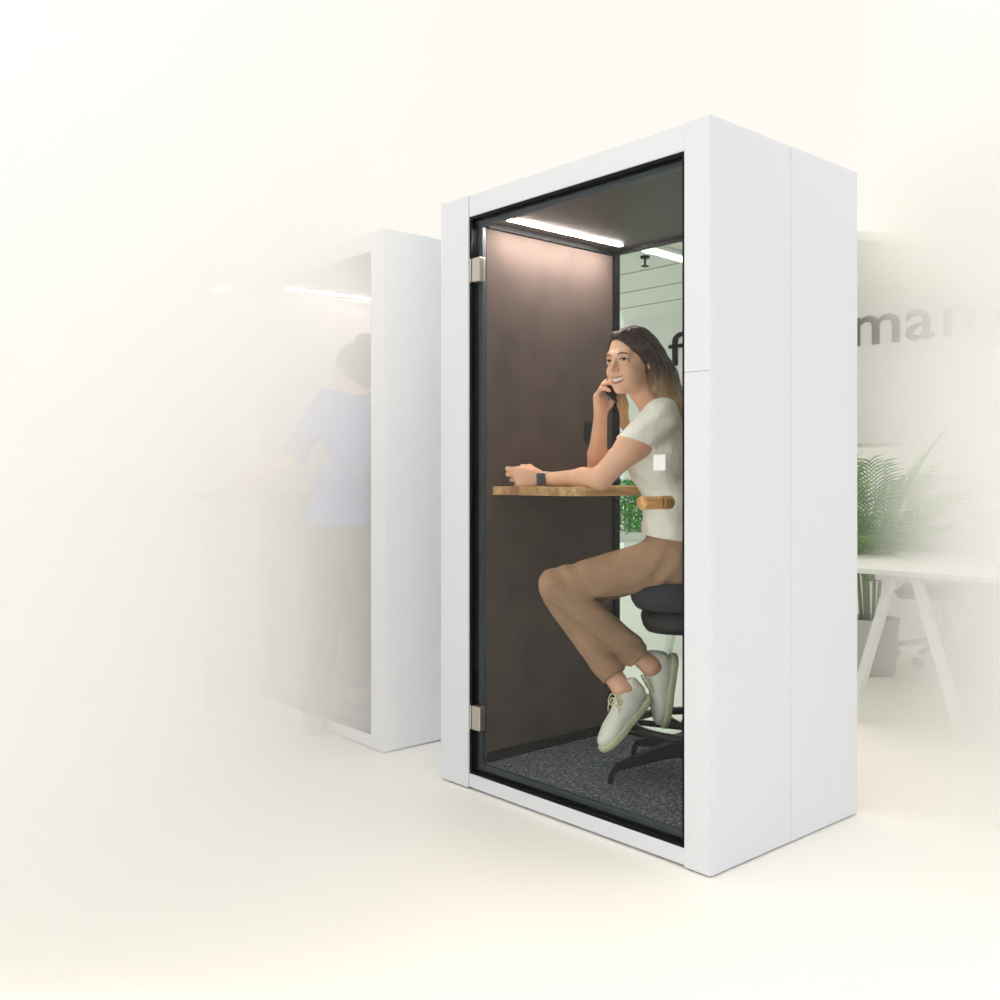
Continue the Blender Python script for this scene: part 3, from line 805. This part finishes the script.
    def slab(hl, hw, t0, t1, name, m, par, bev):
        A = MB()
        for t in (t0, t1):
            for (i, j) in ((-1, -1), (1, -1), (1, 1), (-1, 1)): A.v.append(tuple(L_*i*hl+bb*j*hw+nn*t))
        A.f = [(3, 2, 1, 0), (4, 5, 6, 7), (0, 1, 5, 4), (1, 2, 6, 5), (2, 3, 7, 6), (3, 0, 4, 7)]
        return A.build(name, m, par, bevel=bev, seg=3)
    slab(.070, .034, -.004, .003, 'phone_case', M['chairmid'], ph, .003); slab(.068, .0325, .003, .0042, 'screen', M['black'], ph, .0005)
    slab(.068, .0325, -.0050, -.004, 'back_cover', M['black'], ph, .0005)
    tag(ph, "black smartphone held to the woman's ear in the large booth", 'phone')
woman()

# ------------------------------------------------------------------ the person in blue in the middle booth's doorway
def visitor():
    base = V(P(312, 731, 4.47).x, 4.47, 0)
    root = empty('person', base)
    F = nrm(V(.18, 1, 0)); R = V(F.y, -F.x, 0)
    LS = P(325, 404, 4.47); RS = LS+R*.33; mid = (LS+RS)/2
    HC = P(352, 371, 4.52); PV = P(345, 532, 4.52)
    hF = nrm(V(-.80, .60, -.06)); hU = V(0, 0, 1); hR = hF.cross(hU).normalized(); hU = hR.cross(hF)
    LE = P(292, 459, 4.36); LW = P(236, 485, 4.22)
    RE = RS+V(.02, -.02, -.28); RW = RE+V(.02, .10, -.22)
    LK = P(326, 625, 4.50); LA = V(P(313, 715, 4.47).x, 4.47, .075)
    RK = P(358, 622, 4.62); RA = V(P(357, 700, 4.66).x, 4.66, IZ+.075)
    LHp = PV-R*.085; RHp = PV+R*.085
    S = Sdf((-1.36, 3.95, -.01), (-.35, 4.95, 1.90), .0048)
    S.ell(mid+V(0, 0, -.14), [.10, .15, .18], (F, R, V(0, 0, 1)), .04)
    S.ell(PV+V(0, 0, .12), [.09, .125, .15], (F, R, V(0, 0, 1)), .04); S.ell(PV, [.10, .155, .12], (F, R, V(0, 0, 1)), .04)
    S.cone(LS, RS, .045, .045, .04); S.cone(mid+V(0, 0, .02), HC-V(0, 0, .07), .052, .048, .03)
    head(S, HC, hF, hR, hU, 1.0)
    S.chain([(LS, .05), (LE, .037), (LW, .024)], .03); S.chain([(RS, .05), (RE, .037), (RW, .024)], .03)
    hand(S, LW, LW-LE, (.25, .2, -1), (.2, .9, .1), [(.5, .8, .5)]*4, .95)
    hand(S, RW, RW-RE, (-1, 0, 0), (0, 1, 0), [(.3, .4, .3)]*4, .95)
    S.chain([(LHp, .085), (LK, .055), (LA, .035)], .03); S.chain([(RHp, .085), (RK, .055), (RA, .035)], .03)
    S.cone(LA+V(0, 0, -.03), LA+V(-.02, .13, -.045), .03, .022, .02); S.cone(RA+V(0, 0, -.03), RA+V(.02, .13, -.045), .03, .022, .02)
    S.mesh('body', M['skin'], root)
    S = Sdf((-1.10, 4.15, .90), (-.35, 4.85, 1.66), .005)
    S.ell(mid+V(0, 0, -.14), [.125, .172, .19], (F, R, V(0, 0, 1)), .04)
    S.ell(PV+V(0, 0, .16), [.122, .158, .17], (F, R, V(0, 0, 1)), .05); S.ell(PV+V(0, 0, .06), [.130, .178, .12], (F, R, V(0, 0, 1)), .04)
    S.cone(LS+R*.02, RS-R*.02, .056, .056, .04)
    for (A, B) in ((LS, LE), (RS, RE)):
        dd = (B-A).normalized(); S.cone(A, A+(B-A)*1.12, .064, .056, .03, clip=[(B, dd)], fold=lambda t, X, Y, Z: .003*np.sin(55*Z+30*X))
    S.halfcut(PV+V(0, 0, .03), (0, 0, -1)); S.cone(mid+V(0, 0, .055), HC, .058, .07, .01, sub=True)
    S.displace(lambda X, Y, Z: .003*np.sin(30*Z+22*X)); S.mesh('sweater', M['blue'], root)
    S = Sdf((-1.10, 4.15, .05), (-.35, 4.95, 1.10), .005)
    S.ell(PV, [.118, .166, .12], (F, R, V(0, 0, 1)), .04)
    for (a, b, c_) in ((LHp, LK, LA), (RHp, RK, RA)):
        S.cone(a, b, .098, .068, .03); dd = (c_-b).normalized()
        S.cone(b, c_+dd*.03, .068, .060, .02, clip=[(b.lerp(c_, .96), dd)], fold=lambda t, X, Y, Z: .004*np.sin(45*Z)*np.exp(-((t-.9)/.2)**2))
    S.halfcut(PV+V(0, 0, .06), (0, 0, 1)); S.mesh('trousers', M['trouser2'], root)
    for (A, q) in ((LA, -.02), (RA, .02)):
        S = Sdf(A-V(.12, .12, .10), A+V(.12, .26, .06), .004)
        S.cone(A+V(0, -.01, -.035), A+V(q, .14, -.045), .040, .034, .02); S.ell(A+V(q*1.1, .16, -.045), [.042, .05, .028], None, .02)
        S.cone(A+V(0, -.005, -.03), A+V(0, 0, .0), .040, .038, .02); S.halfcut(A+V(0, 0, -.073), (0, 0, -1)); S.halfcut(A+V(0, 0, .012), (0, 0, 1))
        S.mesh('shoe', M['shoe2'], root)
    S = Sdf((-.95, 4.2, 1.45), (-.35, 4.85, 1.95), .004)
    h = lambda x, y, z: HC+hR*x+hF*y+hU*z
    S.ell(h(0, -.024, .034), [.084, .098, .092], (hR, hF, hU), .01)
    S.ell(h(0, .075, -.03), [.07, .062, .095], (hR, hF, hU), .012, sub=True)
    S.cone(h(0, -.08, -.03), h(0, -.07, -.075), .05, .03, .02)
    bun = P(364, 341, 4.56); S.ell(bun, [.042, .042, .036], None, .01); S.displace(lambda X, Y, Z: .002*np.sin(200*(X+Y)+60*Z))
    S.mesh('hair', M['hair2'], root)
    for o in kids(root): o.location = -base
    tag(root, 'person in blue jumper and dark trousers, hair in a bun, stepping into the middle booth', 'person')
visitor()

# ------------------------------------------------------------------ office behind: lettering, lights, furniture
def add_letter(ch, x0, x1, z0, hgt, label):
    cu = bpy.data.curves.new('letter', 'FONT'); cu.body = ch; cu.offset = (0 if ch == 'f' else .008); cu.extrude = .02; cu.resolution_u = 6
    tmp = bpy.data.objects.new('tmp', cu); C.objects.link(tmp)
    bpy.context.view_layer.update()
    me = bpy.data.meshes.new_from_object(tmp.evaluated_get(bpy.context.evaluated_depsgraph_get()))
    bpy.data.objects.remove(tmp)
    co = np.array([v.co[:] for v in me.vertices]); lo, hi = co.min(0), co.max(0)
    a0, a1 = wall_a(x0), wall_a(x1)
    new = np.zeros_like(co)
    new[:, 0] = (co[:, 0]-lo[0])/(hi[0]-lo[0])*(a1-a0)
    new[:, 2] = (co[:, 1]-lo[1])/(hi[1]-lo[1])*hgt
    new[:, 1] = -(co[:, 2]-lo[2])/(hi[2]-lo[2])*.010-.001
    for v, q in zip(me.vertices, new): v.co = q
    me.materials.clear(); me.materials.append(M['letter'])
    o = bpy.data.objects.new('wall_letter', me); C.objects.link(o)
    o.location = W0+U2*a0+V(0, 0, z0); o.rotation_euler.z = YAW
    tag(o, label, 'letter', 'black letters mounted on the office wall')
zb = 2.262
add_letter('f', 669, 686, zb, .325, 'black wall letter f seen through the rear glass of the large booth')
add_letter('m', 853, 900, zb, .242, 'black wall letter m next to the right edge of the large booth')
add_letter('a', 906, 935, zb-.004, .25, 'grey looking wall letter a between the m and the n')
add_letter('n', 944, 976, zb, .242, 'faint wall letter n to the right of the a')
add_letter('y', 984, 1010, zb-.085, .325, 'barely visible wall letter y at the end of the word')

def office_lamp(px, y0, y1x, y1y, label):
    A = P(px, y0, 1); k = (CEIL-.03-CAMZ)/(A.z-CAMZ); a = V(A.x*k, k, CEIL-.03)
    B = P(y1x, y1y, 1); k = (CEIL-.03-CAMZ)/(B.z-CAMZ); b = V(B.x*k, k, CEIL-.03)
    r = empty('ceiling_lamp', a)
    d = b-a
    MB().bar(V(0, 0, .012), d+V(0, 0, .012), .12, .03).build('housing', M['metalw'], r)
    MB().bar(V(0, 0, -.006), d+V(0, 0, -.006), .10, .006).build('diffuser', mat('lamp_diffuser', (1, 1, 1, 1), .5, emit=((1, 1, .97, 1), 3.0)), r)
    tag(r, label, 'lamp')
office_lamp(646, 248, 700, 264, 'white strip lamp on the office ceiling seen through the rear glass')
sp = empty('ceiling_sprinkler', V(0, 0, 0))
q = P(645, 263, 1); k = (CEIL-.05-CAMZ)/(q.z-CAMZ); sp.location = V(q.x*k, k, CEIL-.05)
MB().lathe([(.035, .035), (.035, .049)], 16).build('rosette', M['letter'], sp); MB().lathe([(.008, -.02), (.008, .035)], 10).build('pipe', M['letter'], sp); MB().lathe([(.028, -.026), (.028, -.02)], 16).build('deflector', M['letter'], sp)
tag(sp, 'small dark sprinkler head on the office ceiling behind the booth', 'sprinkler')

def office_desk(C0, wu, wd, zt, label, legs=True):
    r = empty('office_desk', C0, YAW)
    MB().box(0, wu, 0, wd, zt-.025, zt).build('desk_top', M['desk'], r, bevel=.003)
    MB().box(wu*.5-.14, wu*.5+.14, .10, wd-.10, zt-.06, zt-.0255).build('under_frame', M['metalw'], r)
    for y in (.10, wd-.12):
        for q in (-1, 1):
            MB().bar(V(wu*.5+q*.055, y, zt-.03), V(wu*.5+q*.27, y, 0.0), .034, .05, (0, 1, 0)).build('leg', M['metalw'], r)
    return tag(r, label, 'desk')
office_desk(V(1.37, 4.89, 0), 1.20, 1.2, .74, 'white trestle desk just beside the right side of the large booth')
c2 = P(640, 560, 6.9); 
office_desk(V(2.15, 6.75, 0)+W2*.45, 1.5, .6, .74, 'white desk farther back in front of the office divider')
office_desk(V(.80, 6.75, 0), 1.25, .7, .74, 'white desk with slanted legs seen low through the rear glass')

# divider screen behind
dv = empty('desk_divider', W0+U2*.9-W2*.5, YAW)
MB().box(0, 3.2, 0, .03, .45, 1.395).build('panel', M['desk'], dv); MB().box(-.005, 3.205, -.006, .036, 1.395, 1.425).build('top_rail', M['rail'], dv)
for x in (.05, 1.6, 3.1): MB().box(x, x+.04, -.01, .04, 0, .45).build('leg', M['metalw'], dv)
tag(dv, 'white office divider screen with grey-green top rail behind the desks', 'divider')

def office_chair(loc, rz, label):
    r = empty('office_chair', loc, rz)
    # backrest facing -y side away from camera; built in local x (width), y (depth)
    b = MB(); nx, nz = 14, 12
    def bpnt(i, j, s):
        u = (i/nx*2-1); v = j/nz; wv = .245*(1-.12*(2*v-1)**4-.06*v)
        return (u*wv, .03*u*u*-1+.05*math.sin(v*2.4)+s, .56+v*.62)
    for s in (0, .035):
        for j in range(nz+1):
            for i in range(nx+1): b.v.append(bpnt(i, j, s))
    n1 = (nx+1)*(nz+1)
    for j in range(nz):
        for i in range(nx):
            a = j*(nx+1)+i; b.f.append((a, a+nx+1, a+nx+2, a+1)); c_ = a+n1; b.f.append((c_, c_+1, c_+nx+2, c_+nx+1))
    for j in range(nz):
        a = j*(nx+1); b.f.append((a, a+n1, a+n1+nx+1, a+nx+1)); a += nx; b.f.append((a, a+nx+1, a+n1+nx+1, a+n1))
    for i in range(nx):
        a = i; b.f.append((a, a+1, a+1+n1, a+n1)); a = nz*(nx+1)+i; b.f.append((a, a+n1, a+1+n1, a+1))
    poly_smooth(b.build('backrest', M['grey'], r, bevel=.006), 50)
    MB().box(-.24, .24, -.45, .03, .43, .50).build('seat', M['chairmid'], r, bevel=.03, seg=3)
    for q in (-1, 1):
        MB().tube([(q*.2, -.2, .42), (q*.29, -.2, .46), (q*.30, -.2, .66)], .014, 8).box(q*.30-.035, q*.30+.035, -.34, -.06, .66, .69).build('armrest', M['chairmid'], r)
    MB().tube([(0, .02, .44), (0, .09, .5), (0, .08, .75)], .02, 8).build('back_support', M['chairmid'], r)
    MB().lathe([(.03, .08), (.03, .25), (.02, .25), (.02, .43)], 16).build('gas_column', M['chairmid'], r)
    for k in range(5):
        a = math.radians(100+72*k); c_, s_ = math.cos(a), math.sin(a)
        lg = MB().tube([(0, 0-.2*0, .12), (c_*.15, s_*.15, .115), (c_*.29, s_*.29, .085)], [.026, .022, .016], 8).build('base_leg', M['chairmid'], r)
        cs_ = MB().tube([(c_*.30-s_*.025, s_*.30+c_*.025, .03), (c_*.30+s_*.025, s_*.30-c_*.025, .03)], .03, 14).build('caster', M['chairmid'], lg)
    return tag(r, label, 'chair')
office_chair(V(P(945, 600, 6.2).x, 6.2, 0), math.radians(-28), 'grey high-backed office chair behind the trestle desk at the right')

# palm
def palm(loc):
    r = empty('potted_palm', loc)
    poly_smooth(MB().lathe([(.12, 0), (.135, .02), (.155, .30), (.16, .33), (.145, .33), (.14, .29)], 28).build('pot', M['pot'], r), 40)
    MB().lathe([(.138, .27), (.138, .30)], 20).build('soil', M['soil'], r)
    rnd = random.Random(3)
    st = MB()
    for k in range(7):
        a = rnd.uniform(0, 6.28); q = rnd.uniform(.02, .07)
        st.tube([(q*math.cos(a), q*math.sin(a), .29), (q*1.6*math.cos(a), q*1.6*math.sin(a), .62+rnd.uniform(0, .1))], [.012, .009], 7)
    st.build('stem', M['stem'], r, smooth=True)
    for k in range(44):
        az = rnd.uniform(0, 2*math.pi); el = rnd.uniform(.55, 1.45); ln = rnd.uniform(.55, .92); f = MB()
        d = V(math.cos(az)*math.cos(el), math.sin(az)*math.cos(el), math.sin(el)); p = V(.03*math.cos(az), .03*math.sin(az), .55)
        pts = []; n = 15
        for i in range(n+1):
            pts.append(p.copy()); p = p+d*ln/n; d = (d+V(0, 0, -.04-.06*i/n)).normalized()
        f.tube(pts, [.005*(1-.8*i/n) for i in range(n+1)], 5)
        for i in range(4, n+1):
            dd = (pts[i]-pts[i-1]).normalized(); sd = dd.cross(V(0, 0, 1)).normalized(); up = sd.cross(dd)
            L_ = .20*math.sin(math.pi*min(1, (i-2)/n*.86+.10))+.05
            for q in (-1, 1):
                for sub in (0, .5):
                    b0 = pts[i]-dd*ln/n*sub; t = (dd*.75+sd*q*.75+up*.12+V(0, 0, -.12)).normalized()
                    m_ = b0+t*L_*.5; e = b0+t*L_+V(0, 0, -L_*.22); wv = dd*.0065
                    n0 = len(f.v); f.v += [tuple(b0-wv*.4), tuple(m_-wv), tuple(e), tuple(m_+wv), tuple(b0+wv*.4), tuple(m_+up*.002)]
                    f.f += [(n0, n0+1, n0+5), (n0+1, n0+2, n0+5), (n0+2, n0+3, n0+5), (n0+3, n0+4, n0+5), (n0, n0+5, n0+4)]
        f.build('frond', M['palm'], r)
    return tag(r, 'green palm in a pale grey pot behind the trestle desk beside the booth', 'potted plant')
palm(V(P(871, 600, 5.85).x, 5.85, 0))

# leafy planter and low cabinet seen through the rear glass
pl = empty('leafy_plant', V(P(634, 600, 6.75).x, 6.75, .7405))
MB().box(-.14, .14, -.09, .09, 0, .05).build('planter_box', M['desk'], pl).rotation_euler.z = YAW
rnd = random.Random(8); f = MB()
for k in range(1900):
    p = V(rnd.uniform(-.14, .14), rnd.uniform(-.10, .10), rnd.uniform(.04, .40)); p = V(U2.x*p.x+W2.x*p.y, U2.y*p.x+W2.y*p.y, p.z)
    a = V(rnd.uniform(-1, 1), rnd.uniform(-1, 1), rnd.uniform(-.4, 1)).normalized(); b = a.cross(V(rnd.random(), rnd.random(), rnd.random())).normalized(); s = rnd.uniform(.016, .03); n0 = len(f.v)
    f.v += [tuple(p), tuple(p+a*s*.5+b*s*.35), tuple(p+a*s), tuple(p+a*s*.5-b*s*.35)]; f.f.append((n0, n0+1, n0+2, n0+3))
f.build('foliage', M['leaf'], pl)
tag(pl, 'dense bright green leafy plant on a desk, seen through the rear glass', 'plant')

# ------------------------------------------------------------------ haze that fills the hall on both sides of the large booth
def haze(name, lo, hi, build, label):
    m = bpy.data.materials.new(name); m.use_nodes = True; nt = m.node_tree; nt.nodes.clear(); N = nt.nodes.new; L = nt.links.new
    geo = N('ShaderNodeNewGeometry'); sep = N('ShaderNodeSeparateXYZ'); L(geo.outputs['Position'], sep.inputs[0])
    def mth(op, a, b=None, c_=None, clamp=False):
        n = N('ShaderNodeMath'); n.operation = op; n.use_clamp = clamp
        for i, v in enumerate((a, b, c_)):
            if v is None: continue
            if isinstance(v, (int, float)): n.inputs[i].default_value = v
            else: L(v, n.inputs[i])
        return n.outputs[0]
    dens = build(sep.outputs[0], sep.outputs[1], sep.outputs[2], mth)
    vs = N('ShaderNodeVolumeScatter'); vs.inputs['Color'].default_value = (1, 1, 1, 1); vs.inputs['Anisotropy'].default_value = 0.0
    L(dens, vs.inputs['Density'])
    o = N('ShaderNodeOutputMaterial'); L(vs.outputs[0], o.inputs['Volume'])
    ob = MB().box(lo[0], hi[0], lo[1], hi[1], lo[2], hi[2]).build(name, m)
    tag(ob, label, 'haze', kind='stuff')
    return ob
def dens_left(x, y, z, mth):
    # grows with the distance to the left of a vertical plane beside the large booth, and with height
    c = mth('MAXIMUM', mth('SUBTRACT', mth('MULTIPLY_ADD', y, -.13, -.07+.13*2.2), x), 0.0)
    up = mth('MULTIPLY_ADD', mth('MAXIMUM', mth('SUBTRACT', z, 1.1), 0.0), 1.2, 1.0)
    return mth('MINIMUM', mth('MULTIPLY', mth('MULTIPLY', c, 1.5), up), 1.5)
def dens_right(x, y, z, mth):
    c = mth('MAXIMUM', mth('SUBTRACT', mth('SUBTRACT', x, mth('MULTIPLY', y, .31)), 1.227-.31*3.389), 0.0)
    k = mth('MULTIPLY_ADD', mth('MINIMUM', mth('MAXIMUM', mth('SUBTRACT', z, 1.1), 0.0), .9), -1.7, 2.2)
    k = mth('MULTIPLY_ADD', mth('MAXIMUM', mth('SUBTRACT', z, 2.35), 0.0), 14.0, k)
    return mth('MINIMUM', mth('MULTIPLY', mth('POWER', c, 1.5), k), 4.0)
haze('haze_bank', (-3.6, 2.2, .001), (-.02, 7.2, 2.75), dens_left, 'pale haze over the two rear booths')
haze('haze_bank', (.9, 2.6, .001), (6.2, 9.4, 3.1), dens_right, 'pale haze over the office desks')
